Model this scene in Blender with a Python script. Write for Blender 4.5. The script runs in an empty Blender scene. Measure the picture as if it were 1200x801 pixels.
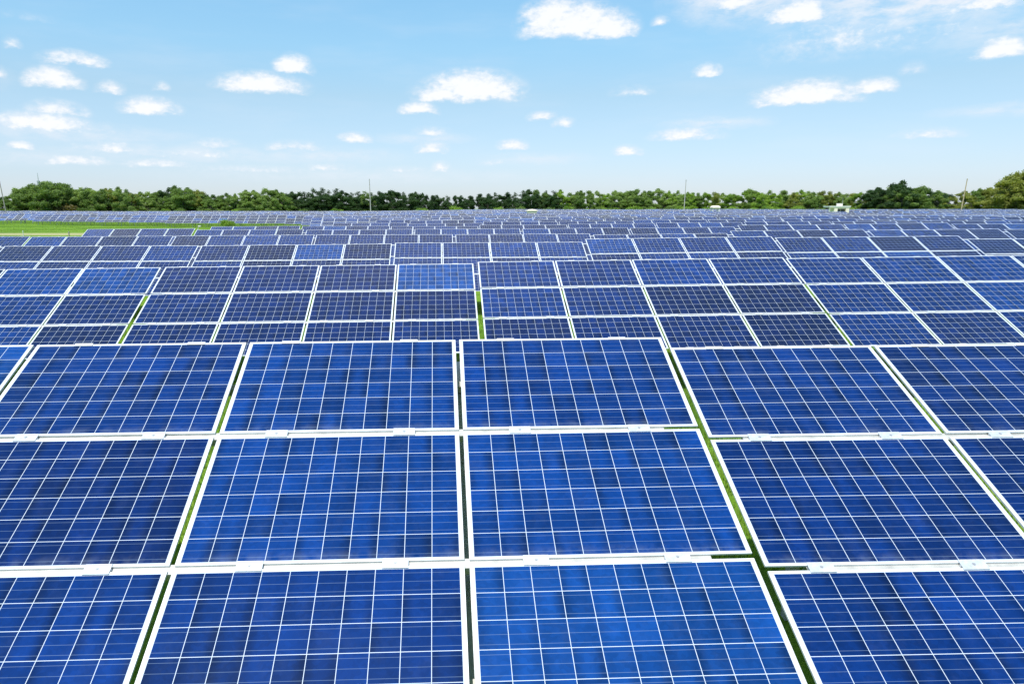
import bpy, bmesh, math, random
import numpy as np
from mathutils import Vector, Matrix
R = math.radians
random.seed(7); rng = np.random.default_rng(7)
S = bpy.context.scene
col = S.collection

# ------------------------------------------------------------------ camera
CAM_Z = 3.25
cd = bpy.data.cameras.new('camera'); cam = bpy.data.objects.new('camera', cd); col.objects.link(cam)
cd.sensor_width = 36; cd.lens = 36*785/1200; cd.shift_x = 62/1200
cd.clip_start = 0.05; cd.clip_end = 20000
cam.location = (0, 0, CAM_Z); cam.rotation_euler = (R(90-11.23), 0, 0)
S.camera = cam

# ------------------------------------------------------------------ light
SUN_EL, SUN_ROT = 65.0, 204.0            # high sun behind the camera, a little to the left
W = bpy.data.worlds.new('World'); S.world = W; W.use_nodes = True
SKY_STRENGTH = 0.117
SUN_STRENGTH = 4.2
S.view_settings.view_transform = 'Standard'; S.view_settings.look = 'None'
S.view_settings.exposure = 0.40; S.view_settings.gamma = 1.0
S.view_settings.use_curve_mapping = False
sl = bpy.data.lights.new('sun', 'SUN'); sl.energy = SUN_STRENGTH; sl.angle = R(0.5); sl.color = (1.0, 0.965, 0.90)
so = bpy.data.objects.new('sun', sl); col.objects.link(so)
sd = Vector((math.sin(R(SUN_ROT))*math.cos(R(SUN_EL)), math.cos(R(SUN_ROT))*math.cos(R(SUN_EL)), math.sin(R(SUN_EL))))
so.rotation_euler = sd.to_track_quat('Z', 'Y').to_euler(); so.location = (0, 0, 60)

class NT:
    """small node-tree helper"""
    def __init__(s, tree): s.t = tree; s.n = tree.nodes; s.l = tree.links
    def new(s, typ, **kw):
        n = s.n.new(typ)
        for k, v in kw.items(): setattr(n, k, v)
        return n
    def put(s, sock, v):
        if isinstance(v, (int, float, tuple, list)): sock.default_value = v
        else: s.l.new(v, sock)
    def math(s, op, a, b=0.0, c=0.0, clamp=False):
        n = s.new('ShaderNodeMath', operation=op); n.use_clamp = clamp
        s.put(n.inputs[0], a); s.put(n.inputs[1], b); s.put(n.inputs[2], c); return n.outputs[0]
    def vm(s, op, a, b=(0, 0, 0)):
        n = s.new('ShaderNodeVectorMath', operation=op); s.put(n.inputs[0], a); s.put(n.inputs[1], b)
        return n.outputs['Value'] if op in ('LENGTH', 'DOT_PRODUCT') else n.outputs[0]
    def mix(s, f, a, b, blend='MIX'):
        n = s.new('ShaderNodeMix', data_type='RGBA', blend_type=blend)
        s.put(n.inputs[0], f); s.put(n.inputs[6], a); s.put(n.inputs[7], b); return n.outputs[2]
    def ramp(s, v, a, b, c=0.0, d=1.0, smooth=True):
        n = s.new('ShaderNodeMapRange'); n.interpolation_type = 'SMOOTHSTEP' if smooth else 'LINEAR'
        s.put(n.inputs[0], v); s.put(n.inputs[1], a); s.put(n.inputs[2], b); s.put(n.inputs[3], c); s.put(n.inputs[4], d)
        return n.outputs[0]
    def noise(s, vec, scale, detail=2.0, rough=0.5):
        n = s.new('ShaderNodeTexNoise'); s.put(n.inputs['Vector'], vec)
        n.inputs['Scale'].default_value = scale; n.inputs['Detail'].default_value = detail; n.inputs['Roughness'].default_value = rough
        return n.outputs['Fac']
    def xyz(s, x, y, z):
        n = s.new('ShaderNodeCombineXYZ'); s.put(n.inputs[0], x); s.put(n.inputs[1], y); s.put(n.inputs[2], z); return n.outputs[0]
    def sep(s, v):
        n = s.new('ShaderNodeSeparateXYZ'); s.put(n.inputs[0], v); return n.outputs

# sky: Nishita air plus fair-weather cumulus, each given by azimuth, elevation, half width, half height (degrees), density
CLOUDS = [(9.11,13.86,4.06,1.17,1),(7.22,14.52,2.32,0.99,1),(11.55,13.53,2.33,0.94,1),(-15.71,9.30,3.25,0.74,1),(-13.05,10.76,1.44,0.67,1),(1.04,9.27,4.00,1.14,1),(-1.25,8.88,2.43,0.58,1),(-3.27,7.83,1.46,0.45,1),(25.23,13.45,1.97,0.76,1),(26.23,7.98,3.36,0.81,1),(30.47,8.17,1.42,0.50,1),(37.17,9.79,1.32,0.65,1),(35.86,12.63,2.58,0.59,0.7),(19.11,10.09,1.10,0.48,0.8),(18.10,5.58,2.80,0.51,0.65),(13.62,4.46,1.26,0.39,0.8),(-29.84,8.78,1.69,0.67,0.95),(-28.35,10.18,2.28,0.50,0.8),(-26.35,8.49,1.01,0.46,0.6),(-23.62,7.32,1.96,0.60,0.9),(-29.89,6.81,1.92,0.51,0.7),(-30.88,5.78,2.86,0.63,0.95),(-32.36,4.22,0.91,0.34,0.8),(-32.21,10.85,0.59,0.42,0.5),(-32.92,8.82,0.49,0.43,0.5),(6.74,7.21,1.24,0.39,0.7),(8.47,6.72,0.89,0.39,0.7),(4.35,5.05,1.40,0.40,0.75),(-2.32,4.79,1.27,0.47,0.8),(-8.57,5.54,1.24,0.40,0.75),(-1.42,3.30,0.92,0.41,0.7),(-26.62,4.35,2.88,0.48,0.55),(-19.47,4.84,2.15,0.44,0.5),(-28.91,3.37,2.89,0.42,0.55),(-23.83,3.33,3.64,0.37,0.5),(-2.31,6.06,1.68,0.40,0.5),(-13.33,4.86,2.15,0.39,0.5),(19.16,14.41,3.25,1.55,0.32),(28.82,11.71,7.27,2.40,0.36),(20.93,14.58,1.86,0.55,0.7),(33.80,4.94,2.35,0.39,0.45),(32.60,9.17,0.97,0.48,0.35),(13.86,8.94,1.69,0.44,0.4),(15.64,13.76,0.63,0.35,0.6),(-10.70,3.24,2.34,0.40,0.5),(-22.92,8.78,0.71,0.41,0.5),(34.67,11.42,2.67,1.11,0.34),(26.71,11.61,2.66,0.66,0.3),(-16.39,2.97,6.03,0.39,0.4),(-31.04,12.60,3.08,0.42,0.2),(3.67,3.77,2.80,0.41,0.35),(-4.80,3.08,2.82,0.34,0.4),(-20.75,4.17,3.14,0.38,0.45)]
w = NT(W.node_tree); w.n.clear()
sky = w.new('ShaderNodeTexSky', sky_type='NISHITA', sun_disc=False)
sky.sun_elevation = R(SUN_EL); sky.sun_rotation = R(SUN_ROT); sky.altitude = 100; sky.air_density = 1.0; sky.dust_density = 0.6; sky.ozone_density = 1.0
gen = w.new('ShaderNodeTexCoord').outputs['Generated']
gx, gy, gz = w.sep(gen)
az = w.math('MULTIPLY', w.math('ARCTAN2', gx, gy), 57.29578)
el = w.math('MULTIPLY', w.math('ARCSINE', gz), 57.29578)
flat = w.xyz(az, w.math('MULTIPLY', el, 1.7), 0)
nz1 = w.noise(flat, 0.55, 5, 0.62)
nz2 = w.noise(w.vm('ADD', flat, (31, 7, 0)), 0.22, 3, 0.5)
wob = w.vm('ADD', w.xyz(az, el, 0), w.xyz(w.math('MULTIPLY_ADD', nz2, 1.6, -0.8), w.math('MULTIPLY_ADD', nz1, 0.6, -0.3), 0))
tot = None
for (ca, ce, cw, ch, cs) in CLOUDS:
    dv = w.vm('SUBTRACT', wob, (ca, ce, 0))
    ln = w.vm('LENGTH', w.vm('MULTIPLY', dv, (1/(cw*1.4), 1/(ch*1.95), 0)))
    body = w.math('SUBTRACT', 1.0, ln)
    base = w.math('ADD', w.vm('DOT_PRODUCT', dv, (0, 1.1/ch, 0)), 1.0)
    m = w.math('MULTIPLY', w.math('MAXIMUM', w.math('MINIMUM', body, base), 0.0), cs)
    tot = m if tot is None else w.math('MAXIMUM', tot, m)
nz3 = w.noise(flat, 1.7, 4, 0.6)
rough = w.math('ADD', w.math('MULTIPLY_ADD', nz1, 1.25, -0.63), w.math('MULTIPLY_ADD', nz3, 0.55, -0.26))
puff = w.math('ADD', tot, w.math('MULTIPLY', rough, w.ramp(tot, 0.0, 0.35, 0.0, 0.8)))
cover = w.math('MULTIPLY', w.ramp(puff, 0.03, 0.66), 0.97)
WISPS = [(21.5, 15.6, 7, 3.2, .62), (33.0, 14.0, 12.5, 3.6, .58), (38, 11.0, 7, 1.8, .3), (31, 16.6, 8, 1.6, .45), (-29, 5.3, 9, .9, .36), (-22, 4.2, 12, .9, .34), (-12, 4.2, 10, .9, .30), (-36, 8.6, 5, 1.2, .25), (-34, 3.6, 8, .8, .30),
         (-3, 5.6, 5, .6, .3), (6, 4.0, 6, .7, .28), (20, 6.4, 5, .7, .4), (38, 6.2, 5, .6, .3), (-8, 2.6, 20, .8, .25), (-38, 13.5, 4, 1.2, .25)]
wv = w.noise(w.vm('MULTIPLY', wob, (0.45, 1.3, 1)), 0.9, 5, 0.62); wt = None
for (ca, ce, cw, ch, cs) in WISPS:
    q_ = w.math('SUBTRACT', 1.0, w.vm('LENGTH', w.vm('MULTIPLY', w.vm('SUBTRACT', wob, (ca, ce, 0)), (1/cw, 1/ch, 0))))
    q_ = w.math('MULTIPLY', w.math('MAXIMUM', q_, 0.0), cs); wt = q_ if wt is None else w.math('MAXIMUM', wt, q_)
cover = w.math('MAXIMUM', cover, w.math('MULTIPLY', w.math('MULTIPLY', wt, 2.5), w.ramp(wv, 0.28, 0.68, 0.15, 1.0)))
veil = w.ramp(w.noise(w.vm('MULTIPLY', flat, (0.35, 1.0, 1)), 0.2, 4, 0.6), 0.42, 0.8, 0.0, 0.16)
# bright veil added out of view so far panels' glass reflects paler sky
refl_nz = w.noise(w.vm('MULTIPLY', w.xyz(az, el, 0), (0.02, 0.05, 1)), 1.6, 5, 0.65)
refl_veil = w.math('MULTIPLY', w.math('MULTIPLY', w.math('MULTIPLY', w.ramp(el, 24, 42), w.ramp(gy, 0.40, 0.53)), w.ramp(az, 0, 40, 1.0, 0.3)), w.ramp(refl_nz, 0.25, 0.7, 0.40, 0.85))
refl_veil = w.math('MULTIPLY', refl_veil, w.ramp(gy, -0.1, 0.3))
cover = w.math('MAXIMUM', cover, veil)
airy = w.math('POWER', w.math('SUBTRACT', 1.0, w.ramp(el, 0.0, 38.0, 0, 1, False)), 2.2)     # thicker air towards the horizon
tint = w.new('ShaderNodeValToRGB'); w.put(tint.inputs[0], w.math('DIVIDE', el, 40.0)); te = tint.color_ramp.elements
te[0].position = 0.05; te[0].color = (0.75, 0.81, 1.03, 1); te[1].position = 0.42; te[1].color = (0.87, 1.30, 1.30, 1)
for ps, c_ in ((0.22, (0.845, 0.985, 0.99, 1)), (0.31, (0.84, 1.17, 1.17, 1))): x_ = te.new(ps); x_.color = c_
skc = w.vm('MULTIPLY', sky.outputs[0], tint.outputs[0])
shade = w.mix(w.ramp(w.math('ADD', puff, w.math('MULTIPLY_ADD', nz3, 0.8, -0.4)), 0.2, 0.8), (5.35, 5.8, 6.35, 1), (6.5, 6.6, 6.75, 1))
out = w.mix(w.math('MULTIPLY', airy, 0.30), skc, (4.8, 5.75, 6.6, 1))
out = w.mix(cover, out, shade)
out = w.mix(refl_veil, out, (10.5, 10.8, 11.4, 1))
bg = w.new('ShaderNodeBackground'); bg.inputs[1].default_value = SKY_STRENGTH; w.l.new(out, bg.inputs[0])
w.l.new(bg.outputs[0], w.new('ShaderNodeOutputWorld').inputs[0])

# ------------------------------------------------------------------ helpers
def link(o, parent=None):
    col.objects.link(o)
    if parent: o.parent = parent
    return o
def tag(o, label=None, cat=None, group=None, kind=None):
    if label: o['label'] = label
    if cat: o['category'] = cat
    if group: o['group'] = group
    if kind: o['kind'] = kind
    return o
def empty(name, loc=(0, 0, 0)):
    o = bpy.data.objects.new(name, None); o.empty_display_size = 0.3; o.location = loc; return link(o)
ORD = 'first second third fourth fifth sixth seventh eighth ninth tenth eleventh twelfth thirteenth fourteenth fifteenth sixteenth seventeenth eighteenth nineteenth twentieth'.split()
def ordinal(n):
    if n <= 20: return ORD[n-1]
    names = {2: 'twent', 3: 'thirt', 4: 'fort', 5: 'fift', 6: 'sixt', 7: 'sevent', 8: 'eight', 9: 'ninet'}
    return names[n//10]+'ieth' if n % 10 == 0 else names[n//10]+'y-'+ORD[n % 10-1]

class MB:
    """collects boxes, bars and quads; build() links them as one mesh object"""
    def __init__(s): s.v = []; s.f = []; s.m = []; s.uv = []; s.t = []
    def quad(s, pts, mat=0, uv=None, tone=0.5):
        b = len(s.v); s.v += [tuple(p) for p in pts]; s.f.append(tuple(range(b, b+len(pts)))); s.m.append(mat)
        s.uv.append(uv or [(-9, -9)]*len(pts)); s.t.append(tone)
    def box(s, x0, x1, y0, y1, z0, z1, mat=0, M=None):
        p = [Vector((x, y, z)) for z in (z0, z1) for y in (y0, y1) for x in (x0, x1)]
        if M is not None: p = [M @ q for q in p]
        for f in ((0, 2, 3, 1), (4, 5, 7, 6), (0, 1, 5, 4), (2, 6, 7, 3), (0, 4, 6, 2), (1, 3, 7, 5)): s.quad([p[i] for i in f], mat)
    def bar(s, a, b, wx, wy, mat=0, up=(0, 0, 1)):
        a = Vector(a); b = Vector(b); z = (b-a).normalized(); u = Vector(up)
        if abs(z.dot(u)) > .99: u = Vector((0, 1, 0))
        x = u.cross(z).normalized(); y = z.cross(x)
        M = Matrix((x, y, z)).transposed().to_4x4(); M.translation = a
        s.box(-wx/2, wx/2, -wy/2, wy/2, 0, (b-a).length, mat, M)
    def tube(s, pts, rad, n=8, mat=0):
        rings = []
        for i, p in enumerate(pts):
            p = Vector(p); d = (Vector(pts[min(i+1, len(pts)-1)])-Vector(pts[max(i-1, 0)])).normalized()
            x = d.orthogonal().normalized() if i == 0 else (x-d*x.dot(d)).normalized()
            y = d.cross(x); rings.append([p+(x*math.cos(2*math.pi*k/n)+y*math.sin(2*math.pi*k/n))*rad[i] for k in range(n)])
        for a, b in zip(rings, rings[1:]):
            for k in range(n): s.quad([a[k], a[(k+1) % n], b[(k+1) % n], b[k]], mat)
        s.quad(rings[0][::-1], mat); s.quad(rings[-1], mat)
    def mesh(s, name, mats):
        me = bpy.data.meshes.new(name); me.from_pydata(s.v, [], s.f)
        for m in mats: me.materials.append(m)
        me.polygons.foreach_set('material_index', s.m)
        ul = me.uv_layers.new(name='UVMap'); ul.data.foreach_set('uv', [c for f in s.uv for q in f for c in q])
        at = me.attributes.new('tone', 'FLOAT', 'FACE'); at.data.foreach_set('value', s.t)
        me.update(); return me
    def build(s, name, mats, parent=None):
        if not isinstance(mats, (list, tuple)): mats = [mats]
        return link(bpy.data.objects.new(name, s.mesh(name, mats)), parent)
def bevel(me, wd, seg=1):
    bm = bmesh.new(); bm.from_mesh(me); bmesh.ops.remove_doubles(bm, verts=bm.verts, dist=1e-5)
    bmesh.ops.bevel(bm, geom=bm.edges[:], offset=wd, segments=seg, affect='EDGES', profile=0.5); bm.to_mesh(me); bm.free(); return me

# ------------------------------------------------------------------ materials
def material(name):
    m = bpy.data.materials.new(name); m.use_nodes = True; t = NT(m.node_tree); t.n.clear()
    p = t.new('ShaderNodeBsdfPrincipled'); t.l.new(p.outputs[0], t.new('ShaderNodeOutputMaterial').inputs[0]); return m, t, p
def simple(name, c, rough=0.5, metal=0.0, var=0.12, scale=6.0, bump=0.0):
    m, t, p = material(name); ob = t.new('ShaderNodeTexCoord').outputs['Object']
    f = t.noise(ob, scale, 5, 0.6)
    k = t.ramp(f, 0.3, 0.7, 1-var, 1+var)
    cc = t.mix(1.0, (*c, 1), t.xyz(k, k, k), 'MULTIPLY'); t.put(p.inputs['Base Color'], cc)
    p.inputs['Metallic'].default_value = metal
    t.put(p.inputs['Roughness'], t.ramp(f, 0.3, 0.7, rough*0.85, min(1, rough*1.15)))
    if bump:
        b = t.new('ShaderNodeBump'); b.inputs['Strength'].default_value = bump; t.l.new(f, b.inputs['Height']); t.l.new(b.outputs[0], p.inputs['Normal'])
    return m
ALU = simple('anodised_aluminium', (0.72, 0.72, 0.72), 0.42, 0.25, 0.09, 9)
CLAMP_M = simple('clamp_aluminium', (0.60, 0.62, 0.65), 0.4, 0.35, 0.08, 25)
PURLIN_M = simple('dull_aluminium', (0.46, 0.45, 0.42), 0.55, 0.2, 0.12, 9)
STEEL = simple('galvanised_steel', (0.42, 0.43, 0.43), 0.5, 0.35, 0.18, 12)
BOLT_M = simple('bolt_steel', (0.45, 0.45, 0.46), 0.4, 0.5, 0.1, 40)

def cell_material(name, per_object):
    """polycrystalline cells under glass; UV counts cells, tone comes from the object or from the face"""
    m, t, p = material(name)
    uvn = t.new('ShaderNodeUVMap'); u, v, _ = t.sep(uvn.outputs[0])
    oi = t.new('ShaderNodeObjectInfo')
    if per_object: tone = oi.outputs['Color']; tv = t.sep(tone)[0]; rnd = oi.outputs['Random']
    else:
        at = t.new('ShaderNodeAttribute'); at.attribute_name = 'tone'
        tv = t.math('FRACT', t.math('ADD', at.outputs['Fac'], oi.outputs['Random'])); rnd = tv
    cu, cv = t.math('FLOOR', u), t.math('FLOOR', v)
    fu, fv = t.math('SUBTRACT', u, cu), t.math('SUBTRACT', v, cv)
    # colour of one module: dark navy - royal blue - light blue, some towards violet
    rp = t.new('ShaderNodeValToRGB'); t.put(rp.inputs[0], tv); e = rp.color_ramp.elements
    e[0].position = 0; e[0].color = (0.0024, 0.0052, 0.0260, 1)
    e[1].position = 1; e[1].color = (0.0050, 0.0541, 0.2166, 1)
    for ps, c in ((0.25, (0.0017, 0.0067, 0.0405, 1)), (0.55, (0.0013, 0.0118, 0.0758, 1)), (0.8, (0.0014, 0.0226, 0.1263, 1))):
        x = e.new(ps); x.color = c
    wn = t.new('ShaderNodeTexWhiteNoise', noise_dimensions='3D'); t.put(wn.inputs['Vector'], t.xyz(cu, cv, t.math('MULTIPLY', rnd, 97.0)))
    wr, wg, wb = t.sep(wn.outputs['Color'])
    seed = t.math('MULTIPLY', rnd, 53.0)
    big = t.noise(t.xyz(u, v, seed), 0.35, 2, 0.5)                         # slow drift of crystal tint over the module
    edge = t.noise(t.xyz(t.math('ADD', u, t.math('MULTIPLY', wg, 40)), t.math('MULTIPLY', v, 0.35), wb), 0.9, 2, 0.5)
    cr = t.new('ShaderNodeTexVoronoi'); cr.inputs['Scale'].default_value = 6.0
    t.put(cr.inputs['Vector'], t.xyz(u, t.math('MULTIPLY', v, 1.3), seed))
    crys = t.sep(cr.outputs['Color'])[0]
    br = t.math('MULTIPLY', t.ramp(wr, 0, 1, 0.84, 1.34, False), t.ramp(big, 0.3, 0.7, 0.92, 1.1))
    br = t.math('MULTIPLY', br, t.ramp(edge, 0.32, 0.68, 0.92, 1.07))
    rim = t.math('ADD', t.math('MULTIPLY', t.ramp(fu, 0.5, 1.0), t.math('MULTIPLY', t.math('POWER', wg, 1.6), 0.62)), t.math('MULTIPLY', t.ramp(fu, 0.45, 0.0), t.math('MULTIPLY', t.math('POWER', wb, 2.0), 0.5)), clamp=True)
    br = t.math('MULTIPLY', br, t.math('SUBTRACT', 1.0, rim))
    br = t.math('MULTIPLY', br, t.ramp(crys, 0, 1, 0.90, 1.10, False))
    cell = t.mix(1.0, rp.outputs[0], t.xyz(br, br, br), 'MULTIPLY')
    vio = t.math('MULTIPLY', t.ramp(wg, 0.72, 1.0, 0, 1, False), t.ramp(tv, 0.1, 0.7, 0.75, 0.12, False))
    cell = t.mix(vio, cell, t.mix(1.0, cell, (2.0, 0.85, 0.85, 1), 'MULTIPLY'))
    # three bus bars along each cell
    bb = t.math('ABSOLUTE', t.math('SUBTRACT', t.math('FRACT', t.math('MULTIPLY', fv, 3.0)), 0.5))
    bus = t.ramp(bb, 0.020, 0.032, 0.36, 0.0, False)
    c2 = t.mix(bus, cell, (0.20, 0.28, 0.40, 1))
    gapw = 0.0108 if per_object else 0.019
    d = t.math('MINIMUM', t.math('MINIMUM', fu, t.math('SUBTRACT', 1.0, fu)), t.math('MINIMUM', fv, t.math('SUBTRACT', 1.0, fv)))
    inside = t.math('MULTIPLY', t.math('MULTIPLY', t.math('GREATER_THAN', u, 0), t.math('LESS_THAN', u, 10)),
                    t.math('MULTIPLY', t.math('GREATER_THAN', v, 0), t.math('LESS_THAN', v, 6)))
    iscell = t.math('MULTIPLY', t.math('GREATER_THAN', d, gapw), inside)
    c3 = t.mix(iscell, (0.54, 0.60, 0.68, 1), c2)
    # dust film and bird spots
    pos = t.xyz(u, v, seed)
    vo = t.new('ShaderNodeTexVoronoi'); vo.inputs['Scale'].default_value = 0.42; t.put(vo.inputs['Vector'], pos)
    spot = t.math('LESS_THAN', t.math('ADD', vo.outputs['Distance'], t.math('MULTIPLY', t.noise(pos, 9.0, 3, 0.6), 0.06)), 0.046)
    dust = t.ramp(t.noise(t.vm('MULTIPLY', pos, (1.0, 0.8, 1)), 1.3, 6, 0.7), 0.45, 0.8, 0.0, 0.016)
    low = t.math('MULTIPLY', t.ramp(v, 0.0, 0.5, 0.10, 0.0), t.ramp(t.noise(pos, 1.6, 4, 0.6), 0.35, 0.7))
    dust = t.math('MAXIMUM', dust, low)
    c4 = t.mix(t.math('MAXIMUM', dust, t.math('MULTIPLY', spot, 0.5)), c3, (0.45, 0.50, 0.55, 1))
    outside = t.math('LESS_THAN', u, -5.0)                                     # rim of a module seen from far away
    c5 = t.mix(outside, c4, (0.78, 0.78, 0.77, 1))
    t.put(p.inputs['Base Color'], c5)
    p.inputs['Roughness'].default_value = 0.16
    p.inputs['Specular IOR Level'].default_value = 0.31
    p.inputs['IOR'].default_value = 1.5
    return m
CELL = cell_material('solar_cells', True)
CELL_FAR = cell_material('solar_cells_far', False)
BACK = simple('white_backsheet', (0.7, 0.7, 0.7), 0.6)

def leaf_material(name, c1, c2, trans=0.42):
    m, t, p = material(name)
    at = t.new('ShaderNodeAttribute'); at.attribute_name = 'tone'; oi = t.new('ShaderNodeObjectInfo')
    tv = t.math('ADD', at.outputs['Fac'], t.math('MULTIPLY_ADD', oi.outputs['Random'], 0.3, -0.15), clamp=True)
    c = t.mix(tv, (*c1, 1), (*c2, 1)); t.put(p.inputs['Base Color'], c); p.inputs['Roughness'].default_value = 0.55
    p.inputs['Specular IOR Level'].default_value = 0.3
    tr = t.new('ShaderNodeBsdfTranslucent'); t.put(tr.inputs[0], t.mix(1.0, c, (1.25, 1.3, 0.5, 1), 'MULTIPLY'))
    ms = t.new('ShaderNodeMixShader'); ms.inputs[0].default_value = trans
    t.l.new(p.outputs[0], ms.inputs[1]); t.l.new(tr.outputs[0], ms.inputs[2])
    o = [n for n in t.n if n.type == 'OUTPUT_MATERIAL'][0]; t.l.new(ms.outputs[0], o.inputs[0]); return m
LEAF = {'broad': leaf_material('broad_leaves', (0.075, 0.140, 0.033), (0.215, 0.308, 0.075)),
        'dark': leaf_material('dark_leaves', (0.022, 0.057, 0.019), (0.068, 0.124, 0.038)),
        'pale': leaf_material('pale_leaves', (0.117, 0.190, 0.045), (0.307, 0.408, 0.117)),
        'lime': leaf_material('lime_leaves', (0.122, 0.227, 0.029), (0.309, 0.439, 0.065)),
        'olive': leaf_material('olive_leaves', (0.140, 0.176, 0.035), (0.325, 0.351, 0.079)),
        'rust': leaf_material('russet_leaves', (0.119, 0.098, 0.035), (0.210, 0.189, 0.063))}
BARK = simple('bark', (0.10, 0.08, 0.06), 0.9, 0, 0.3, 3, 0.4)
GRASS = leaf_material('grass_blades', (0.060, 0.140, 0.012), (0.265, 0.390, 0.055), 0.4)

# ------------------------------------------------------------------ ground
def sstep(a, b, x): t = np.clip((x-a)/(b-a), 0, 1); return t*t*(3-2*t)
def gz(x, y):
    x = np.asarray(x, float); y = np.asarray(y, float)
    z = -0.11 + 0.19*np.tanh((x-5)/13.0)*sstep(6, 22, y) + 0.10*(1-sstep(4, 16, y))
    z = z + 0.06*np.sin(x*0.061+1.3)*np.sin(y*0.047+.4)*sstep(40, 80, y)
    return z + 0.75*sstep(110, 300, y)*sstep(-60, 10, x+0*y) + 0.35*sstep(150, 300, y)*(1-sstep(-60, 10, x+0*y))
xs = np.concatenate([[-9000, -3000, -1200, -700], np.arange(-460, 461, 5.0), [700, 1200, 3000, 9000]])
ys = np.concatenate([[-6000, -1500, -400, -150, -60], np.arange(-30, 60, 2.5), np.arange(60, 460, 6.0), [600, 1000, 2500, 6000, 12000]])
X, Y = np.meshgrid(xs, ys); Z = gz(X, Y)
n, mcol = len(xs), len(ys)
me = bpy.data.meshes.new('ground')
idx = np.arange(n*mcol).reshape(mcol, n)
faces = np.stack([idx[:-1, :-1], idx[:-1, 1:], idx[1:, 1:], idx[1:, :-1]], -1).reshape(-1, 4)
me.from_pydata(np.stack([X, Y, Z], -1).reshape(-1, 3).tolist(), [], faces.tolist())
me.polygons.foreach_set('use_smooth', [True]*len(me.polygons))
gm, t, p = material('meadow'); ob = t.new('ShaderNodeTexCoord').outputs['Object']
n1, n2, n3 = t.noise(ob, 0.06, 4, 0.6), t.noise(ob, 0.9, 5, 0.65), t.noise(ob, 14.0, 4, 0.7)
g = t.mix(t.ramp(n1, 0.38, 0.62), (0.115, 0.235, 0.014, 1), (0.165, 0.300, 0.026, 1))
g = t.mix(t.ramp(n2, 0.42, 0.7, 0, 0.8), g, (0.220, 0.320, 0.040, 1))
g = t.mix(t.ramp(n3, 0.4, 0.7, 0, 0.6), g, (0.075, 0.150, 0.016, 1))
px, py, _ = t.sep(ob)
line = t.math('ABSOLUTE', t.math('SUBTRACT', t.math('ADD', py, t.math('MULTIPLY', t.math('SUBTRACT', n2, 0.5), 5.0)), t.math('MULTIPLY_ADD', px, -0.03, 94.0)))
dirt = t.math('MULTIPLY', t.ramp(line, 2.6, 6.0, 0.9, 0.0), t.ramp(px, -52, -40, 1.0, 0.0))
g = t.mix(t.ramp(t.noise(t.vm('MULTIPLY', ob, (0.35, 1, 1)), 0.13, 5, 0.7), 0.46, 0.62, 0, 0.75), g, (0.055, 0.125, 0.012, 1))
g = t.mix(dirt, g, (0.36, 0.34, 0.17, 1))
t.put(p.inputs['Base Color'], g); p.inputs['Roughness'].default_value = 0.95; p.inputs['Specular IOR Level'].default_value = 0.1
b = t.new('ShaderNodeBump'); b.inputs['Strength'].default_value = 0.8; b.inputs['Distance'].default_value = 0.08; t.l.new(n3, b.inputs['Height']); t.l.new(b.outputs[0], p.inputs['Normal'])
me.materials.append(gm)
tag(link(bpy.data.objects.new('ground', me)), kind='structure')

# ------------------------------------------------------------------ solar racks
MW, MH, GU, GV = 1.643, 0.99, 0.030, 0.032        # module size, side gap, gap up the slope
PU, PV = MW+GU, MH+GV
TW, TH = 4*MW+3*GU, 3*MH+2*GV
FD = 0.013                                        # frame depth
def cell_uv(x, y): return ((x+0.795)/0.159, (y+0.477)/0.159)
# laminate, origin at the module centre, face just under the frame lip
b = MB(); hx, hy = MW/2-0.013, MH/2-0.013
q = [(-hx, -hy), (hx, -hy), (hx, hy), (-hx, hy)]
b.quad([(x, y, -0.0015) for x, y in q], 0, [cell_uv(x, y) for x, y in q])
b.quad([(x, y, -0.008) for x, y in q][::-1], 1)
LAM = b.mesh('solar_panel', [CELL, BACK])
b = MB(); lip = 0.0135
X0, Y0 = MW/2, MH/2
b.box(-X0, X0, -Y0, -Y0+lip, -FD, 0); b.box(-X0, X0, Y0-lip, Y0, -FD, 0)
b.box(-X0, -X0+lip, -Y0+lip+.0004, Y0-lip-.0004, -FD, -0.0003); b.box(X0-lip, X0, -Y0+lip+.0004, Y0-lip-.0004, -FD, -0.0003)
FRAME = b.mesh('panel_frame', [ALU])
# clamps: flat plate over both lips with pressed edges, bolt as sub-part
b = MB(); b.box(-.075, .075, -.033, .033, .0015, .006); b.box(-.075, .075, -.008, .008, -.016, .0015)
CLAMP = bevel(b.mesh('clamp', [CLAMP_M]), 0.0012)
b = MB(); b.box(-.07, .07, -.024, .008, .0015, .005); b.box(-.07, .07, .001, .008, -.016, .0015)
CLAMP_END = bevel(b.mesh('clamp', [ALU]), 0.0012)
b = MB(); b.tube([(0, 0, .006), (0, 0, .010)], [.006, .0055], 6); b.tube([(0, 0, .0055), (0, 0, .0075)], [.0095, .0095], 10)
BOLT = b.mesh('bolt', [BOLT_M])
# purlins lie under the gaps up the slope and stop short of the rack's sides
def purlin_mesh(wy, z0, z1):
    b = MB(); x0, x1 = 0.24, TW-0.24
    b.box(x0, x1, -wy/2, wy/2, z1-0.004, z1); b.box(x0, x1, -wy/2, -wy/2+.004, z0, z1-.0045); b.box(x0, x1, wy/2-.004, wy/2, z0, z1-.0045)
    return b.mesh('purlin', [PURLIN_M])
PURLIN = purlin_mesh(.062, -.078, -FD-.002)
PVS = [-0.38, -(MH+GV/2), -(2*MH+1.5*GV), -(TH-0.38)]
RAFT_U = [0.95, 3*PU-GU/2]
b = MB(); b.box(-.035, .035, -TH+.03, -.03, -.32, -.205); RAFTER = b.mesh('rafter', [STEEL])

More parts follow.
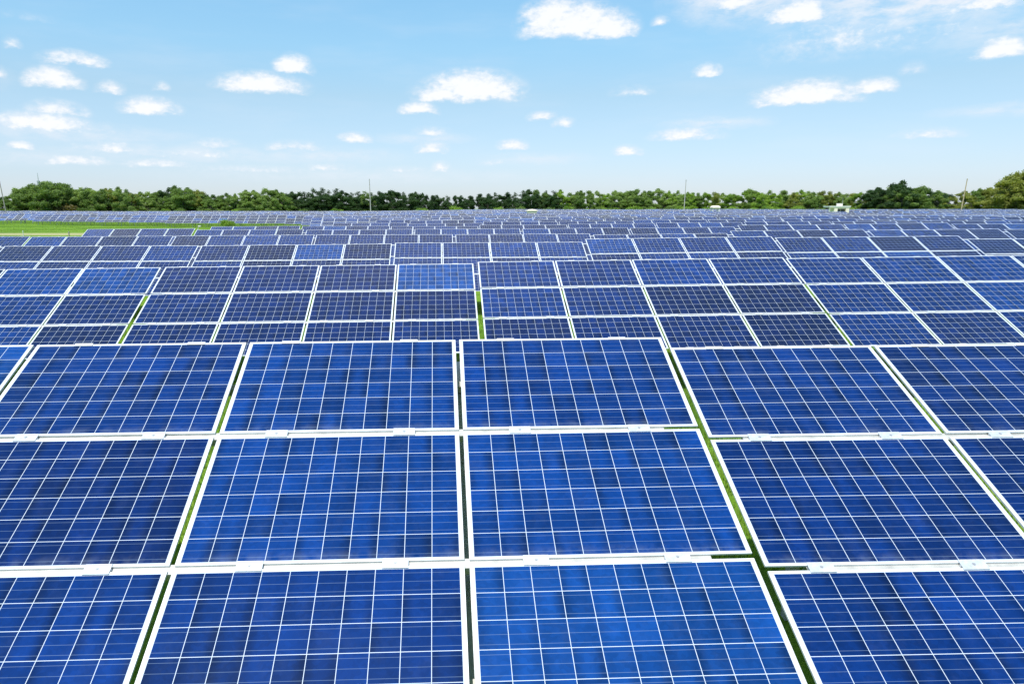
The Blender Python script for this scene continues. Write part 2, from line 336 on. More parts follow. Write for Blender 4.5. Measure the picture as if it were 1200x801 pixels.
def frame_matrix(loc, tilt, yaw, roll):
    u = Vector((math.cos(yaw)*math.cos(roll), math.sin(yaw)*math.cos(roll), math.sin(roll)))
    h = Vector((-math.sin(yaw), math.cos(yaw), 0)); v = h*math.cos(tilt)+Vector((0, 0, math.sin(tilt)))
    v = (v-u*v.dot(u)).normalized(); nn = u.cross(v)
    M = Matrix((u, v, nn)).transposed().to_4x4(); M.translation = loc; return M

def new(name, mesh, parent, local=None):
    o = bpy.data.objects.new(name, mesh); col.objects.link(o); o.parent = parent
    if local is not None: o.matrix_local = local
    return o
T = Matrix.Translation
def posts_for(M, parent=None, mb=None):
    """four upright posts from under the rafters down into the ground (and a brace each side)"""
    Mi = M.inverted()
    for ru in RAFT_U:
        for rv in (-0.62, -TH+0.62):
            top = M @ Vector((ru, rv, -.30)); g = float(gz(top.x, top.y))-0.25
            m = mb or MB()
            m.bar(Mi @ Vector((top.x, top.y, g)), Mi @ (top+Vector((0, 0, .05))), .075, .075, 0, Mi.to_3x3() @ Vector((0, 1, 0)))
            if mb is None: new('post', m.mesh('post', [STEEL]), parent)
        if mb is None:
            a = M @ Vector((ru, -0.62, -.31)); bb = M @ Vector((ru, -1.75, -.31))
            m = MB(); m.bar(Mi @ Vector((a.x, a.y, a.z-0.95)), Mi @ bb, .04, .04); new('brace', m.mesh('brace', [STEEL]), parent)

def tone_for(k, j, c, r):
    """colour class of one module: the nearest rack rows are royal blue, further ones mix in navy"""
    sp = SPECIAL.get((k, j, c, r))
    if sp is not None: return sp
    if k == 1: return min(1, max(0, random.gauss(0.79, 0.05) - (0.13 if j >= 1 else 0)))
    base = random.choice([0.4, 0.48, 0.54, 0.58, 0.62, 0.66, 0.72, 0.8])
    return min(1, max(0, base+random.uniform(-.07, .07)))
SPECIAL = {(2, 1, 3, 0): .93, (2, 1, 2, 0): .55, (2, 2, 0, 0): .74, (2, 2, 1, 0): .66, (2, 2, 2, 0): .78, (2, 2, 3, 0): .66, (2, 3, 0, 0): .66, (2, 3, 1, 0): .72,
           (2, 1, 3, 1): .45, (2, 2, 2, 1): .36, (2, 2, 3, 1): .32, (2, 2, 3, 2): .3, (2, 2, 2, 2): .5, (2, 2, 1, 2): .55, (2, 0, 2, 0): .82, (2, 0, 3, 0): .86, (2, 0, 3, 1): .5, (2, 1, 0, 0): .52, (2, 1, 1, 0): .56, (2, 1, 0, 1): .58, (2, 1, 1, 1): .52, (2, 1, 2, 1): .5, (2, 1, 0, 2): .5, (2, 1, 1, 2): .54, (2, 1, 2, 2): .56, (2, 1, 3, 2): .58,
           (3, 2, 0, 0): .5, (3, 2, 1, 0): .3, (3, 2, 2, 0): .86, (3, 2, 3, 0): .4, (3, 3, 0, 0): .72, (3, 4, 0, 0): .84, (3, 4, 1, 0): .7, (3, 3, 2, 0): .8, (3, 0, 2, 0): .86, (3, 1, 0, 0): .36,
           (1, 0, 1, 1): .60, (1, 0, 0, 1): .55, (1, 0, 1, 0): .72, (1, 0, 2, 0): .82, (1, 0, 3, 0): .8, (1, 1, 1, 0): .62, (1, 1, 0, 1): .66}

def single_rack_mesh(seed):
    """a far rack as one mesh: twelve framed modules, two beams; posts are added per rack"""
    rr = random.Random(seed); b = MB()
    for c in range(4):
        for r in range(3):
            cx, cy = c*PU+MW/2, -(r*PV+MH/2); tn = min(1, max(0.0, rr.choice([.3, .45, .52, .58, .64, .7, .8])*0.999))
            x0, x1, y0, y1 = -MW/2, MW/2, -MH/2, MH/2
            q = [(x0+.026, y0+.02), (x1-.026, y0+.02), (x1-.026, y1-.026), (x0+.026, y1-.026)]
            b.quad([(cx+x, cy+y, 0.001) for x, y in q], 0, [cell_uv(x, y) for x, y in q], tn)
            b.box(cx+x0, cx+x1, cy+y0, cy+y1, -.035, 0, 1)
    for ru in RAFT_U: b.box(ru-.04, ru+.04, -TH+.05, -.05, -.20, -.04, 2)
    return b
FARMESH = [single_rack_mesh(s) for s in range(6)]

racks = []                                             # (row, index, label) of what is built as things
def build_rack(k, j, P, dz, tilt, yaw, label, far, group):
    roll = math.asin(max(-.05, min(.05, dz/TW)))
    M = frame_matrix(Vector(P), tilt, yaw, roll)
    if far:
        src = FARMESH[random.randrange(6)]; m = MB(); m.v = list(src.v); m.f = list(src.f); m.m = list(src.m); m.uv = list(src.uv); m.t = list(src.t)
        n0 = len(m.f); posts_for(M, mb=m); m.m[n0:] = [2]*(len(m.f)-n0)
        o = m.build('solar_rack', [CELL_FAR, ALU, STEEL]); o.matrix_world = M
        tag(o, label, 'solar rack', group); return o
    root = empty('solar_rack'); root.matrix_world = M; tag(root, label, 'solar rack', group)
    for c in range(4):
        for r in range(3):
            jit = Matrix.Rotation(random.gauss(0, .0012), 4, 'Z') @ Matrix.Rotation(random.gauss(0, .002), 4, 'X')
            o = new('solar_panel', LAM, root, T((c*PU+MW/2, -(r*PV+MH/2), random.gauss(0, .0006))) @ jit)
            tn = tone_for(k, j, c, r); o.color = (tn, tn, tn, 1)
            new('panel_frame', FRAME, o)
    if k <= 4:
        for c in range(4):
            for fx in (0.36, 1.25):
                x = c*PU+fx
                for r in (1, 2):
                    cl = new('clamp', CLAMP, root, T((x+random.gauss(0, .03), -(r*PV-GV/2), 0)))
                    if k <= 2: new('bolt', BOLT, cl)
                cl = new('clamp', CLAMP_END, root, T((x+random.gauss(0, .02), 0, 0)))
                cl = new('clamp', CLAMP_END, root, T((x, -TH, 0)) @ Matrix.Rotation(math.pi, 4, 'Z'))
    for q_, pv in enumerate(PVS): new('purlin', PURLIN, root, T((0, pv, -.12 if q_ in (0, 3) else 0)))
    for ru in RAFT_U: new('rafter', RAFTER, root, T((ru, 0, 0)))
    posts_for(M, root)
    return root

# rack positions of the nearest rows (top left corner x, y, height against the eye, rise to the right)
ROWS = {1: [(-11.80, 4.95, -1.10, .04), (-5.017, 5.157, -1.068, .0415), (1.7085, 5.312, -1.104, .0449), (8.52, 5.46, -1.07, .04)],
        2: [(-20.1, 14.4, -1.37, .05), (-13.19, 14.52, -1.321, .061), (-6.35, 14.53, -1.235, .059), (0.40, 14.50, -1.122, .080), (7.125, 14.68, -1.058, .072), (13.95, 14.8, -0.99, .03)],
        3: [(-22.6, 23.3, -1.30, .03), (-15.80, 23.50, -1.272, .005), (-9.04, 23.74, -1.270, .059), (-2.26, 23.96, -1.183, .021), (4.46, 23.94, -1.047, .085), (11.21, 24.04, -1.004, .058), (17.99, 24.0, -1.050, .022), (24.8, 23.8, -.98, .03)],
        4: [(-33.9, 32.0, -1.30, .03), (-27.1, 32.1, -1.31, .02), (-20.38, 32.3, -1.310, .033), (-13.68, 32.76, -1.283, .046), (-6.98, 33.19, -1.246, .010), (-0.18, 33.50, -1.245, .035), (6.60, 33.39, -1.253, .068), (13.33, 33.38, -1.070, .077), (20.30, 33.72, -1.035, .057), (27.1, 33.75, -1.0, .03)],
        5: [(-23.22, 42.43, -1.250, .047), (-16.44, 42.55, -1.296, .037), (-9.61, 42.81, -1.314, .053), (-2.81, 43.02, -1.262, .037), (3.97, 42.64, -1.230, .069), (10.82, 43.04, -1.204, .080), (17.53, 42.8, -1.011, .059), (24.29, 42.95, -0.945, .091), (31.06, 42.9, -0.94, .027), (37.9, 42.5, -.93, .02)],
        6: [(-18.70, 51.35, -1.322, .053), (-11.98, 52.0, -1.299, .008), (-5.21, 52.3, -1.320, -.005), (1.56, 51.84, -1.213, .021), (8.35, 52.20, -1.144, .054), (15.12, 52.3, -1.06, .047), (21.9, 52.3, -.98, .05), (28.7, 52.4, -.96, .03), (35.5, 52.4, -.93, .01), (42.3, 52.4, -.93, .01)]}
TILT = R(27.6)
def px_of(x, y, z):
    d = y*math.cos(R(11.23))-z*math.sin(R(11.23)); up = y*math.sin(R(11.23))+z*math.cos(R(11.23))
    return (538+785*x/d, 400.5-785*up/d) if d > .3 else (None, None)
def in_view(P):
    a = px_of(P[0], P[1], P[2])[0]; c = px_of(P[0]+TW, P[1]+.2, P[2])[0]
    return a is not None and c > 0 and a < 1200
def front_edge(x): return float(np.interp(x, [-260, -110, -41, -18, -10, 0], [165, 158, 128, 96, 80, 0]))
def left_limit(y): return float(np.interp(y, [40, 52, 61, 70, 80], [-24, -19.5, -14.5, -10.5, -7]))
CABINS = [(101.0, 172.0, 10.0, 34.0), (73.1, 195.0, 4.5, 4.5), (16.0, 150.0, 4.5, 4.5)]
NROWS = 32
for k in range(7, NROWS+1):
    yk = 52.0+9.36*(k-6); ph = random.uniform(0, 6.75); L = []
    xl = -0.70*yk-8; xr = 0.87*yk+10
    jj = math.floor((xl-ph)/6.75)
    drift = random.uniform(-.3, .3)
    while ph+6.75*jj < xr:
        x = ph+6.75*jj; jj += 1
        y = yk+0.016*x+random.gauss(0, .22)+drift
        if x < left_limit(y) and y < front_edge(x): continue
        if any(abs(x+3.3-c[0]) < c[2]/2+3.4 and y-3.0 < c[1]+c[3]/2 and y+0.3 > c[1]-c[3]/2 for c in CABINS): continue
        z = float(gz(x+3.3, y))+2.21-CAM_Z+random.gauss(0, .045)
        L.append((x, y, z, random.gauss(.03, .03)))
    ROWS[k] = L

rest = MB(); count = 0
for k in range(1, NROWS+1):
    L = ROWS[k]; vis = [i for i, P in enumerate(L) if in_view(P)]
    # how many of this row keep their own object
    for i, P in enumerate(L):
        Pw = (P[0], P[1], P[2]+CAM_Z); yaw = R(1.7)+random.gauss(0, .004); tilt = TILT+random.gauss(0, .006)
        if k == 1: yaw = R(1.73) if i != 2 else R(1.3); tilt = R(27.64) if i != 2 else R(26.6)
        if i not in vis:
            if k > 8: continue
            side = 'left' if i < vis[0] else 'right'
            if abs(i-(vis[0] if side == 'left' else vis[-1])) > 1: continue
            lab = 'solar rack just past the %s end of the %s row in view' % (side, ordinal(k))
        else:
            nn = len(vis); j = vis.index(i)
            if k == 1: lab = ['nearest large blue solar rack filling the lower left and middle', 'nearest large blue solar rack at lower right, its gap showing grass'][j]
            elif j == nn-1: lab = 'tilted solar rack at the right end of the %s row from the front' % ordinal(k)
            elif j == 0: lab = 'tilted solar rack at the left end of the %s row from the front' % ordinal(k)
            else: lab = 'tilted solar rack in the %s row from the front, %s from its left end' % (ordinal(k), ordinal(j+1))
        if count >= 300 and i in vis or k > 17:
            Mx = frame_matrix(Vector(Pw), tilt, yaw, math.asin(max(-.05, min(.05, P[3]/TW))))
            rr = random.random
            for c in range(4):
                for r in range(3):
                    cx, cy = c*PU+MW/2, -(r*PV+MH/2); h = [(-.794, -.473), (.794, -.473), (.794, .466), (-.794, .466)]
                    rest.quad([Mx @ Vector((cx+x, cy+y, .004)) for x, y in h], 0, [cell_uv(x, y) for x, y in h], (.25+.6*rr()))
            rest.box(0, TW, -TH, 0, -.04, 0, 1, Mx)
            for ru in RAFT_U:
                for rv in (-.62, -TH+.62):
                    tp = Mx @ Vector((ru, rv, -.03)); rest.bar((tp.x, tp.y, float(gz(tp.x, tp.y))-.2), tp, .08, .08, 2)
            continue
        if i in vis: count += 1
        jv = i-vis[0]
        build_rack(k, jv, Pw, P[3], tilt, yaw, lab, k > 9, 'solar racks standing in rows across the field')
tag(rest.build('distant_solar_racks', [CELL_FAR, ALU, STEEL]), 'thin pale rows of solar racks far away below the treeline', 'solar racks', kind='stuff')
print('racks as things', count)

# ------------------------------------------------------------------ trees
def leaf_cloud(blobs, nleaf, size, seed, flatten=0.8):
    """many leaf clumps through the volume of the given blobs; returns vertices, faces, tones"""
    r = np.random.default_rng(seed); bl = np.array(blobs); vol = bl[:, 3]**2*bl[:, 4]; pk = r.choice(len(bl), nleaf, p=vol/vol.sum())
    d = r.normal(size=(nleaf, 3)); d /= np.linalg.norm(d, axis=1)[:, None]
    rad = r.uniform(0.2, 1.0, nleaf)**0.5*(1+0.2*r.normal(size=nleaf))
    c = bl[pk, :3]+d*rad[:, None]*np.stack([bl[pk, 3], bl[pk, 3], bl[pk, 4]], 1)
    nrm = d+r.normal(size=(nleaf, 3))*0.75; nrm /= np.linalg.norm(nrm, axis=1)[:, None]
    a = np.cross(nrm, r.normal(size=(nleaf, 3))); a /= np.linalg.norm(a, axis=1)[:, None]; bb = np.cross(nrm, a)
    s = size*r.uniform(0.5, 1.25, nleaf)[:, None]
    v = np.stack([c-a*s*.5, c+bb*s*.32*flatten, c+a*s*.5+nrm*s*.12, c-bb*s*.32*flatten], 1).reshape(-1, 3)
    f = np.arange(nleaf*4).reshape(-1, 4); blt = r.uniform(0, 1, len(bl))
    tone = np.clip(0.55*blt[pk]+0.45*r.uniform(0, 1, nleaf), 0, 1)
    return v, f, tone
def leaf_mesh(name, v, f, tone, mat):
    me = bpy.data.meshes.new(name); me.from_pydata(v.tolist(), [], f.tolist()); me.materials.append(mat)
    at = me.attributes.new('tone', 'FLOAT', 'FACE'); at.data.foreach_set('value', tone.astype(np.float32)); me.update(); return me
def crown_blobs(kind, seed):
    """unit tree: height 1, blobs of (x, y, z, horizontal radius, vertical radius)"""
    r = random.Random(seed); B = []
    if kind == 'round':
        n = r.randint(26, 34); lean = r.uniform(-.06, .06)
        for i in range(n):
            a = r.uniform(0, 6.28); zz = r.uniform(.10, .86); w = .30*math.sin(math.pi*min(1, max(.22, (zz+.05)/1.05)))**.6
            q = r.uniform(.25, 1.12)*w; B.append((q*math.cos(a)+lean*zz, q*math.sin(a), zz, r.uniform(.055, .13), r.uniform(.045, .10)))
        B.append((r.uniform(-.08, .08), r.uniform(-.05, .05), .9, .07, .09)); B.append((r.uniform(-.12, .12), 0, .84, .06, .07))
    elif kind == 'tall':
        for i in range(15):
            zz = .08+.84*i/14; w = .13*(1-abs(zz-.45)*1.1); a = r.uniform(0, 6.28)
            B.append((w*.7*math.cos(a), w*.7*math.sin(a), zz, r.uniform(.07, .13), r.uniform(.07, .11)))
    elif kind == 'pine':
        for i in range(16):
            zz = .08+.88*i/15; w = .30*(1-zz)**.7+.015; a = r.uniform(0, 6.28)
            B.append((w*.7*math.cos(a), w*.7*math.sin(a), zz, w*.62+.025, .06))
    else:                                          # bush
        for i in range(9):
            a = r.uniform(0, 6.28); q = r.uniform(.1, .55); B.append((q*math.cos(a), q*math.sin(a), r.uniform(.25, .66)*(1-.4*q), r.uniform(.22, .36), r.uniform(.2, .3)))
    return B
def trunk_mesh(kind, seed):
    r = random.Random(seed); m = MB()
    if kind == 'bush':
        for i in range(5):
            a = r.uniform(0, 6.28); m.tube([(0, 0, -.05), (.15*math.cos(a), .15*math.sin(a), .25), (.35*math.cos(a), .35*math.sin(a), .55)], [.03, .022, .012], 5)
    else:
        top = .62 if kind == 'round' else .9
        m.tube([(0, 0, -.03), (.005, .004, .2), (r.uniform(-.02, .02), r.uniform(-.02, .02), .45), (r.uniform(-.03, .03), r.uniform(-.03, .03), top)], [.026, .020, .014, .005], 7)
        for i in range(7):
            a = i*2.4+r.uniform(-.4, .4); z = r.uniform(.2, .55); L = r.uniform(.12, .24) if kind == 'round' else .09
            m.tube([(0, 0, z), (.5*L*math.cos(a), .5*L*math.sin(a), z+.07), (L*math.cos(a), L*math.sin(a), z+.2)], [.011, .007, .003], 5)
    return m.mesh('trunk', [BARK])
PROTO = {}
def proto(kind, leaf, v):
    key = (kind, leaf, v)
    if key not in PROTO:
        sd = hash(kind) % 1 + {'round': 100, 'tall': 200, 'pine': 300, 'bush': 400}[kind]+v
        n = {'round': 9500, 'tall': 6000, 'pine': 7000, 'bush': 2200}[kind]; sz = {'round': .042, 'tall': .038, 'pine': .036, 'bush': .13}[kind]
        PROTO[key] = (leaf_mesh('crown', *leaf_cloud(crown_blobs(kind, sd), n, sz, sd), LEAF[leaf]), trunk_mesh(kind, sd))
    return PROTO[key]
def tree(name, cat, kind, leaf, v, x, y, h, wscale, label, group):
    cr, tr = proto(kind, leaf, v)
    root = empty(name, (x, y, float(gz(x, y)))); s = h
    root.scale = (s*wscale*random.uniform(.9, 1.15), s*wscale, s); root.rotation_euler = (0, 0, random.uniform(0, 6.28))
    new('crown', cr, root); new('trunk' if kind != 'bush' else 'stems', tr, root)
    return tag(root, label, cat, group)

# skyline of the far wood: (column of the old survey strip, top line) turned into bearing and height
SKY = [(-40, 226), (0, 230), (12, 229), (20, 224), (30, 216), (50, 213), (75, 212), (92, 221), (105, 219), (130, 219), (145, 219), (160, 226), (170, 223), (180, 226), (195, 222), (210, 218), (230, 221), (245, 226), (255, 229), (275, 226),
       (295, 224), (320, 222), (340, 226), (360, 224), (385, 222), (400, 225), (430, 224), (460, 225), (500, 228), (520, 229), (560, 228), (600, 226), (610, 222), (640, 224), (660, 224), (690, 225), (720, 225), (760, 222), (790, 224), (830, 225),
       (850, 229), (880, 223), (900, 225), (930, 224), (950, 224), (970, 225), (985, 225), (1000, 227), (1012, 227), (1030, 218), (1050, 214), (1064, 221), (1080, 219), (1098, 222), (1106, 231), (1115, 231), (1130, 224), (1142, 221), (1160, 216),
       (1175, 207), (1195, 198), (1215, 196), (1260, 200)]
MARKS = [(4, 'the left edge pole'), (434, 'the tall thin pole'), (802, 'the centre-right pole'), (980, 'the flat-roofed cabin'), (1127, 'the right leaning pole')]
KIND_WORDS = {'broad': 'mid green broadleaf tree', 'dark': 'dark green tree', 'pale': 'pale green feathery tree', 'lime': 'bright green tree', 'olive': 'yellow-green tree', 'rust': 'russet-tinged tree'}
spots = []
x = -34.0
while x < 1245:
    top = float(np.interp(x, [a for a, _ in SKY], [b_ for _, b_ in SKY]))
    if x < 330: leaf = random.choices(['broad', 'pale', 'dark', 'olive'], [5, 3, 1, 1])[0]; kind = random.choices(['round', 'tall'], [5, 1])[0]; d = 318
    elif x < 650: leaf = random.choices(['dark', 'broad'], [8, 1])[0]; kind = random.choices(['pine', 'round', 'tall'], [4, 3, 1])[0]; d = 335
    elif x < 1015: leaf = random.choices(['pale', 'broad', 'lime', 'olive'], [5, 2, 3, 2])[0]; kind = random.choices(['round', 'tall'], [6, 1])[0]; d = 325
    elif x < 1108: leaf = random.choices(['dark', 'broad'], [4, 2])[0]; kind = 'round'; d = 312
    else: leaf = random.choices(['olive', 'broad', 'pale'], [5, 1, 2])[0]; kind = 'round'; d = 306
    d += random.uniform(-6, 8)
    spots.append((x, top+random.choice([random.uniform(-2.2, 0), random.uniform(-.5, 3.2), random.uniform(0, 2)]), leaf, kind, d)); x += random.uniform(7.0, 10.5) if x < 1108 else random.uniform(11, 17)
    if random.random() < .8 or 330 < x < 650:                                                    # a lower one in the second rank
        lf = leaf if leaf != 'dark' or 330 < x < 650 else random.choice(['broad', 'dark'])
        spots.append((x-random.uniform(2, 9), top+random.uniform(2.5, 9), lf, kind if kind != 'pine' else 'round', d-12))
spots.sort()
seen = {}
for i, (sx, top, leaf, kind, d) in enumerate(spots):
    wx = (sx-538)/800*d; gzv = float(gz(wx, d)); h = CAM_Z+(244.6-top)*d/816-gzv
    mark = min(MARKS, key=lambda m: abs(m[0]-sx)); side = 'left' if sx < mark[0] else 'right'
    key = (mark[0], side, leaf); seen.setdefault(key, []).append((abs(sx-mark[0]), i))
for v_ in seen.values(): v_.sort()
rank = {i: n_ for v_ in seen.values() for n_, (_, i) in enumerate(v_)}
for i, (sx, top, leaf, kind, d) in enumerate(spots):
    wx = (sx-538)/800*d; gzv = float(gz(wx, d)); h = CAM_Z+(244.6-top)*d/816-gzv
    mark = min(MARKS, key=lambda m: abs(m[0]-sx)); side = 'left' if sx < mark[0] else 'right'
    lab = '%s, %s one to the %s of %s' % (KIND_WORDS[leaf], ordinal(rank[i]+1), side, mark[1])
    wsc = {'round': random.uniform(1.1, 1.55), 'tall': random.uniform(1.0, 1.4), 'pine': random.uniform(1.25, 1.75)}[kind]
    tree('pine_tree' if kind == 'pine' else 'broadleaf_tree', 'tree', kind, leaf, random.randrange(5), wx, d, h*1.03, wsc, lab, 'trees of the wood behind the solar field')

# low shrubs along the foot of the wood, and by the grass strip
shr = []
for i in range(64):
    sx = -20+i*19.6+random.uniform(-6, 6)
    if 335 < sx < 640 and random.random() < .6: continue
    d = random.uniform(298, 306); hh = random.uniform(3.2, 4.6)
    lf = random.choice(['rust', 'rust', 'broad', 'lime']) if 40 < sx < 85 else ('lime' if 640 < sx < 1110 and random.random() < .75 else random.choice(['lime', 'broad', 'pale']))
    if 40 < sx < 85 and lf == 'rust': hh = 6.5
    shr.append((sx, d, hh, lf, 'below the trees'))
shr.sort()
words = {'rust': 'russet shrub', 'broad': 'mid green shrub', 'lime': 'bright green shrub', 'pale': 'pale green shrub', 'dark': 'dark green shrub'}
seen = {}
for i, s_ in enumerate(shr):
    mark = min(MARKS, key=lambda m: abs(m[0]-s_[0])); side = 'left' if s_[0] < mark[0] else 'right'
    seen.setdefault((mark[0], side, s_[3]), []).append((abs(s_[0]-mark[0]), i))
for v_ in seen.values(): v_.sort()
rank = {i: n_ for v_ in seen.values() for n_, (_, i) in enumerate(v_)}
for i, (sx, d, hh, lf, wh) in enumerate(shr):
    mark = min(MARKS, key=lambda m: abs(m[0]-sx)); side = 'left' if sx < mark[0] else 'right'
    tree('shrub', 'shrub', 'bush', lf, i % 3, (sx-538)/800*d, d, hh, random.uniform(.8, 1.5), 'low %s under the trees, %s one %s of %s' % (words[lf], ordinal(rank[i]+1), side, mark[1]), 'shrubs along the foot of the wood')
tree('shrub', 'shrub', 'bush', 'lime', 0, (264-538)/800*124, 124, 1.9, 1.1, 'larger bright green bush in the grass before the left racks', 'bushes on the grass strip')
tree('shrub', 'shrub', 'bush', 'olive', 1, (342-538)/800*97, 97, 1.35, .95, 'smaller bright bush at the right tip of the grass strip', 'bushes on the grass strip')

# ------------------------------------------------------------------ poles, mast, cabins
POLE_M = simple('weathered_pole', (0.30, 0.27, 0.23), 0.8, 0, 0.2, 2)
CONC = simple('pale_concrete_pole', (0.42, 0.40, 0.37), 0.8, 0, 0.15, 2)
WOODP = simple('tan_wood_pole', (0.42, 0.33, 0.20), 0.8, 0, 0.15, 2)
def pole(sx, top, d, lean, mat, r, label):
    X_ = (sx-538)/800*d; g = float(gz(X_, d)); h = CAM_Z+(244.6-top)*d/816-g
    root = empty('mast_pole', (X_, d, g)); tag(root, label, 'pole', 'thin poles along the back of the field')
    m = MB(); m.tube([(0, 0, -.4), (lean*.5, 0, h*.5), (lean, 0, h)], [r, r*.85, r*.65], 8); m.build('shaft', mat, root)
    m = MB(); m.tube([(lean, 0, h), (lean, 0, h+.12)], [r*.9, r*.5], 8); m.bar((lean-.35, 0, h-.5), (lean+.35, 0, h-.5), .08, .08); m.build('top_fitting', STEEL, root)
pole(7.5, 206, 214, -1.15, POLE_M, .17, 'dark thin pole leaning left at the left edge of the field')
pole(434.5, 210, 262, -.25, CONC, .20, 'tall thin grey pole standing before the dark wood')
pole(801.5, 210.5, 262, .1, CONC, .19, 'slender upright pole right of centre before the pale trees')
pole(1126, 209.5, 250, .75, WOODP, .21, 'tan pole leaning right near the tall trees at right')
# lattice mast far behind the wood
d = 560; X_ = (49-538)/800*d; g = float(gz(X_, d)); h = CAM_Z+(244.6-203)*d/816-g
root = empty('lattice_mast', (X_, d, g)); tag(root, 'far grey lattice mast rising above the trees at left', 'mast')
hb = h-6; m = MB()
for sx_, sy_ in ((1, 1), (1, -1), (-1, 1), (-1, -1)): m.bar((sx_*2.2, sy_*2.2, -.5), (sx_*.45, sy_*.45, hb), .3, .3)
m.build('tower_legs', STEEL, root); m = MB(); N = 11
for i in range(N):
    z0, z1 = hb*i/N, hb*(i+1)/N; a0, a1 = 2.2-1.75*i/N, 2.2-1.75*(i+1)/N
    for s1, s2 in (((1, 1), (1, -1)), ((1, -1), (-1, -1)), ((-1, -1), (-1, 1)), ((-1, 1), (1, 1))):
        m.bar((s1[0]*a0, s1[1]*a0, z0), (s2[0]*a1, s2[1]*a1, z1), .14, .14); m.bar((s2[0]*a0, s2[1]*a0, z0), (s1[0]*a1, s1[1]*a1, z1), .14, .14)
m.build('cross_bracing', STEEL, root)
m = MB(); m.tube([(0, 0, hb-.5), (0, 0, h)], [.3, .14], 6); m.build('antenna', STEEL, root)
m = MB()
for zz in (hb-1.2, hb-3.2): m.box(-.9, .9, -.9, .9, zz, zz+.9)
m.build('platform', STEEL, root)

WHITE = simple('cream_render', (0.82, 0.74, 0.60), 0.8, 0, 0.06, 2); ROOFW = simple('white_roof_sheet', (0.86, 0.82, 0.76), 0.6, 0, 0.05, 2); DARK = simple('dark_opening', (0.05, 0.055, 0.07), 0.3)
# flat-roofed cabin with an open bay, roof box and aerial
cx, cy = 103.0, 186.0; g = float(gz(cx, cy))
root = empty('utility_cabin', (cx, cy, g)); tag(root, 'cream flat-roofed cabin with dark openings standing among the far racks', 'cabin')
root.scale = (.86, .86, 1); m = MB(); hh = 3.25
m.box(-1.8, -.75, -1.6, 1.6, -.2, hh); m.box(1.9, 2.9, -1.6, 1.6, -.2, hh); m.box(-.745, 1.895, -.9, 1.6, -.2, hh); m.box(-.745, 1.895, -1.55, -.905, -.2, 1.0); m.box(-.745, 1.895, -1.5, -.905, hh-.35, hh-.005)
m.build('wall', WHITE, root)
m = MB()
for a, b_ in ((-.7, .5), (.65, 1.85)): m.box(a, b_, -.96, -.9025, 1.2, hh-.45)
m.build('window', DARK, root)
rf = MB(); rf.box(-3.4, 3.2, -1.72, 2.0, hh+.003, hh+.28); rf.box(-3.5, 3.3, -1.8, 2.1, hh+.283, hh+.40)
rfo = rf.build('roof', ROOFW, root)
m = MB(); m.box(-.1, 1.2, -.6, .5, hh+.402, hh+1.0); m.box(-.18, 1.28, -.68, .58, hh+1.003, hh+1.07); m.build('roof_box', ROOFW, rfo)
m = MB(); m.tube([(1.45, 0, hh+.4), (1.45, 0, hh+2.6)], [.05, .03], 6); m.build('aerial', STEEL, rfo)
m = MB(); m.bar((-3.2, -1.5, -.2), (-3.2, -1.5, hh), .14, .14); m.build('post', ALU, root)
# small white open shelter
cx, cy = 73.1, 195.0; g = float(gz(cx, cy)); root = empty('shelter', (cx, cy, g)); root.scale = (.85, .85, .93); tag(root, 'small white open shelter on legs between the far racks', 'shelter')
for sx_, sy_ in ((1, 1), (1, -1), (-1, 1), (-1, -1)):
    m = MB(); m.bar((sx_*1.05, sy_*.9, -.2), (sx_*1.05, sy_*.9, 3.3), .22, .22); m.build('leg', ROOFW, root)
m = MB(); m.box(-1.35, 1.35, -1.2, 1.2, 3.3, 3.62); m.quad([(-1.35, -1.2, 3.625), (1.35, -1.2, 3.625), (.9, -.6, 4.0), (-.9, -.6, 4.0)]); m.quad([(1.35, 1.2, 3.625), (-1.35, 1.2, 3.625), (-.9, .6, 4.0), (.9, .6, 4.0)])
m.quad([(-.9, -.6, 4.0), (.9, -.6, 4.0), (.9, .6, 4.0), (-.9, .6, 4.0)]); m.quad([(1.35, -1.2, 3.625), (1.35, 1.2, 3.625), (.9, .6, 4.0), (.9, -.6, 4.0)]); m.quad([(-1.35, 1.2, 3.625), (-1.35, -1.2, 3.625), (-.9, -.6, 4.0), (-.9, .6, 4.0)])
m.build('roof', WHITE, root)
# cream hut with pitched cap
cx, cy = 16.0, 150.0; g = float(gz(cx, cy)); root = empty('transformer_hut', (cx, cy, g)); tag(root, 'small cream hut with a pointed cap amid the middle far racks', 'hut')
m = MB(); m.box(-1.2, 1.2, -1, 1, -.2, 2.62); m.build('wall', WHITE, root)
m = MB(); root.scale = (.85, .85, 1); m.box(-1.45, 1.45, -1.2, 1.2, 2.623, 2.78); 
for a, b_ in (((-1.45, -1.2), (1.45, -1.2)), ((1.45, -1.2), (1.45, 1.2)), ((1.45, 1.2), (-1.45, 1.2)), ((-1.45, 1.2), (-1.45, -1.2))): m.quad([(*a, 2.783), (*b_, 2.783), (0, 0, 3.05)])
m.build('roof', WHITE, root)
m = MB(); m.box(-.45, .45, -1.03, -1.002, 0.05, 2.1); dr = m.build('door', ALU, root)
m = MB(); m.box(.28, .34, -1.07, -1.032, 1.0, 1.2); m.build('handle', STEEL, dr)

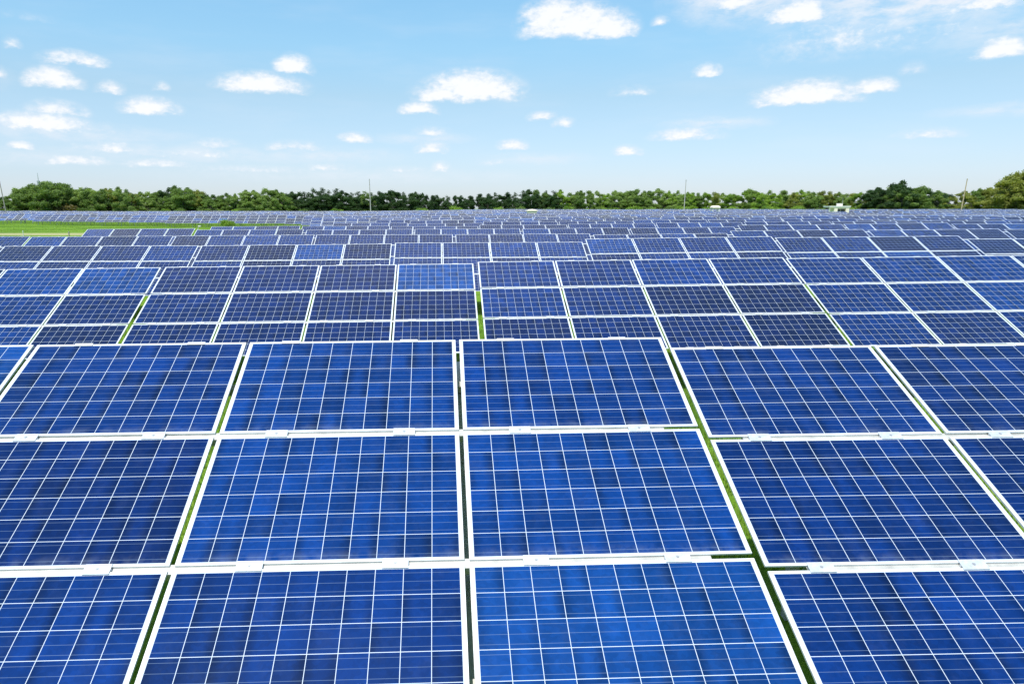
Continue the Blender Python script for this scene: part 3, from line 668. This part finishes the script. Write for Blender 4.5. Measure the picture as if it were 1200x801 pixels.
# posts in the grass strip
def stake(sx, sy_top, d, mat, w_, label):
    X_ = (sx-538)/800*d; g = float(gz(X_, d)); h = CAM_Z+(244.6-sy_top)*d/816-g
    m = MB(); m.tube([(0, 0, -.3), (0.02, 0, h)], [w_, w_*.85], 8); m.tube([(0.02, 0, h), (0.02, 0, h+.03)], [w_*.85, w_*.4], 8)
    o = m.build('marker_post', mat); o.location = (X_, d, g); tag(o, label, 'post', 'short posts in the grass strip')
stake(77.5, 271.5, 78, POLE_M, .075, 'short dark wooden post in the grass beside the dirt track')
stake(23.5, 270.5, 78, ALU, .04, 'short thin pale post in the grass near the left edge')
# security lamp on a slanted arm at the corner of the fifth row
root = empty('lamp_post', ((229-538)/800*44.0, 44.0, float(gz(-17.3, 44)))); tag(root, 'slim white lamp post with a slanted arm at the fifth row gap', 'lamp post')
m = MB(); m.tube([(0, 0, -.3), (0, 0, 2.15)], [.035, .03], 8); m.build('pole', ALU, root)
m = MB(); m.tube([(0, 0, 2.1), (.16, 0, 2.42)], [.022, .02], 8); m.build('arm', ALU, root)
m = MB(); m.box(.11, .27, -.06, .06, 2.41, 2.47); m.build('lamp_head', ROOFW, root)

# ------------------------------------------------------------------ grass
def tufts(x, y, hgt, seed):
    r = np.random.default_rng(seed); N = len(x); z = gz(x, y)
    a = r.uniform(0, 6.28, N); wd = hgt*r.uniform(.06, .14, N); h = hgt*r.uniform(.4, 1.2, N); ln = h*r.uniform(-.5, .5, N); b_ = r.uniform(0, 6.28, N)
    base = np.stack([x, y, z-.02], 1); sd_ = np.stack([np.cos(a)*wd, np.sin(a)*wd, 0*a], 1); tip = base+np.stack([np.cos(b_)*ln, np.sin(b_)*ln, h], 1)
    v = np.stack([base-sd_, base+sd_, tip], 1); pt = np.sin(x*.11+np.sin(y*.17)*2)*np.sin(y*.33+np.sin(x*.07)*2)+.5*np.sin(x*.43+y*.9+2*np.sin(y*.31)); return v.reshape(-1, 3), np.clip(.48+.34*pt+r.normal(size=N)*.25, 0, 1)
parts = []
r = np.random.default_rng(5)
N = 90000; parts.append(tufts(r.uniform(-13, 13, N), r.uniform(5.5, 13.5, N), .13, 1))
N = 60000; parts.append(tufts(r.uniform(-22, 24, N), r.uniform(14, 24, N), .16, 2))
N = 110000; gx_, gy_ = r.uniform(-125, -5, N), r.uniform(44, 160, N)
ok = (gx_ < np.interp(gy_, [40, 52, 61, 70, 80], [-24, -19, -14, -10, -6])+3) & (gx_ > -.72*gy_-5) & ~((np.abs(gy_-(94-.03*gx_)) < 7.0) & (gx_ < -42))
parts.append(tufts(gx_[ok], gy_[ok], .16, 3))
v = np.concatenate([p_[0] for p_ in parts]); tn = np.concatenate([np.repeat(p_[1], 1)*(.55 if i_ < 2 else 1)+(.42 if i_ < 2 else 0) for i_, p_ in enumerate(parts)])
me = leaf_mesh('grass', v, np.arange(len(v)).reshape(-1, 3), tn, GRASS)
tag(link(bpy.data.objects.new('grass', me)), 'bright green grass growing between and beyond the solar racks', 'grass', kind='stuff')
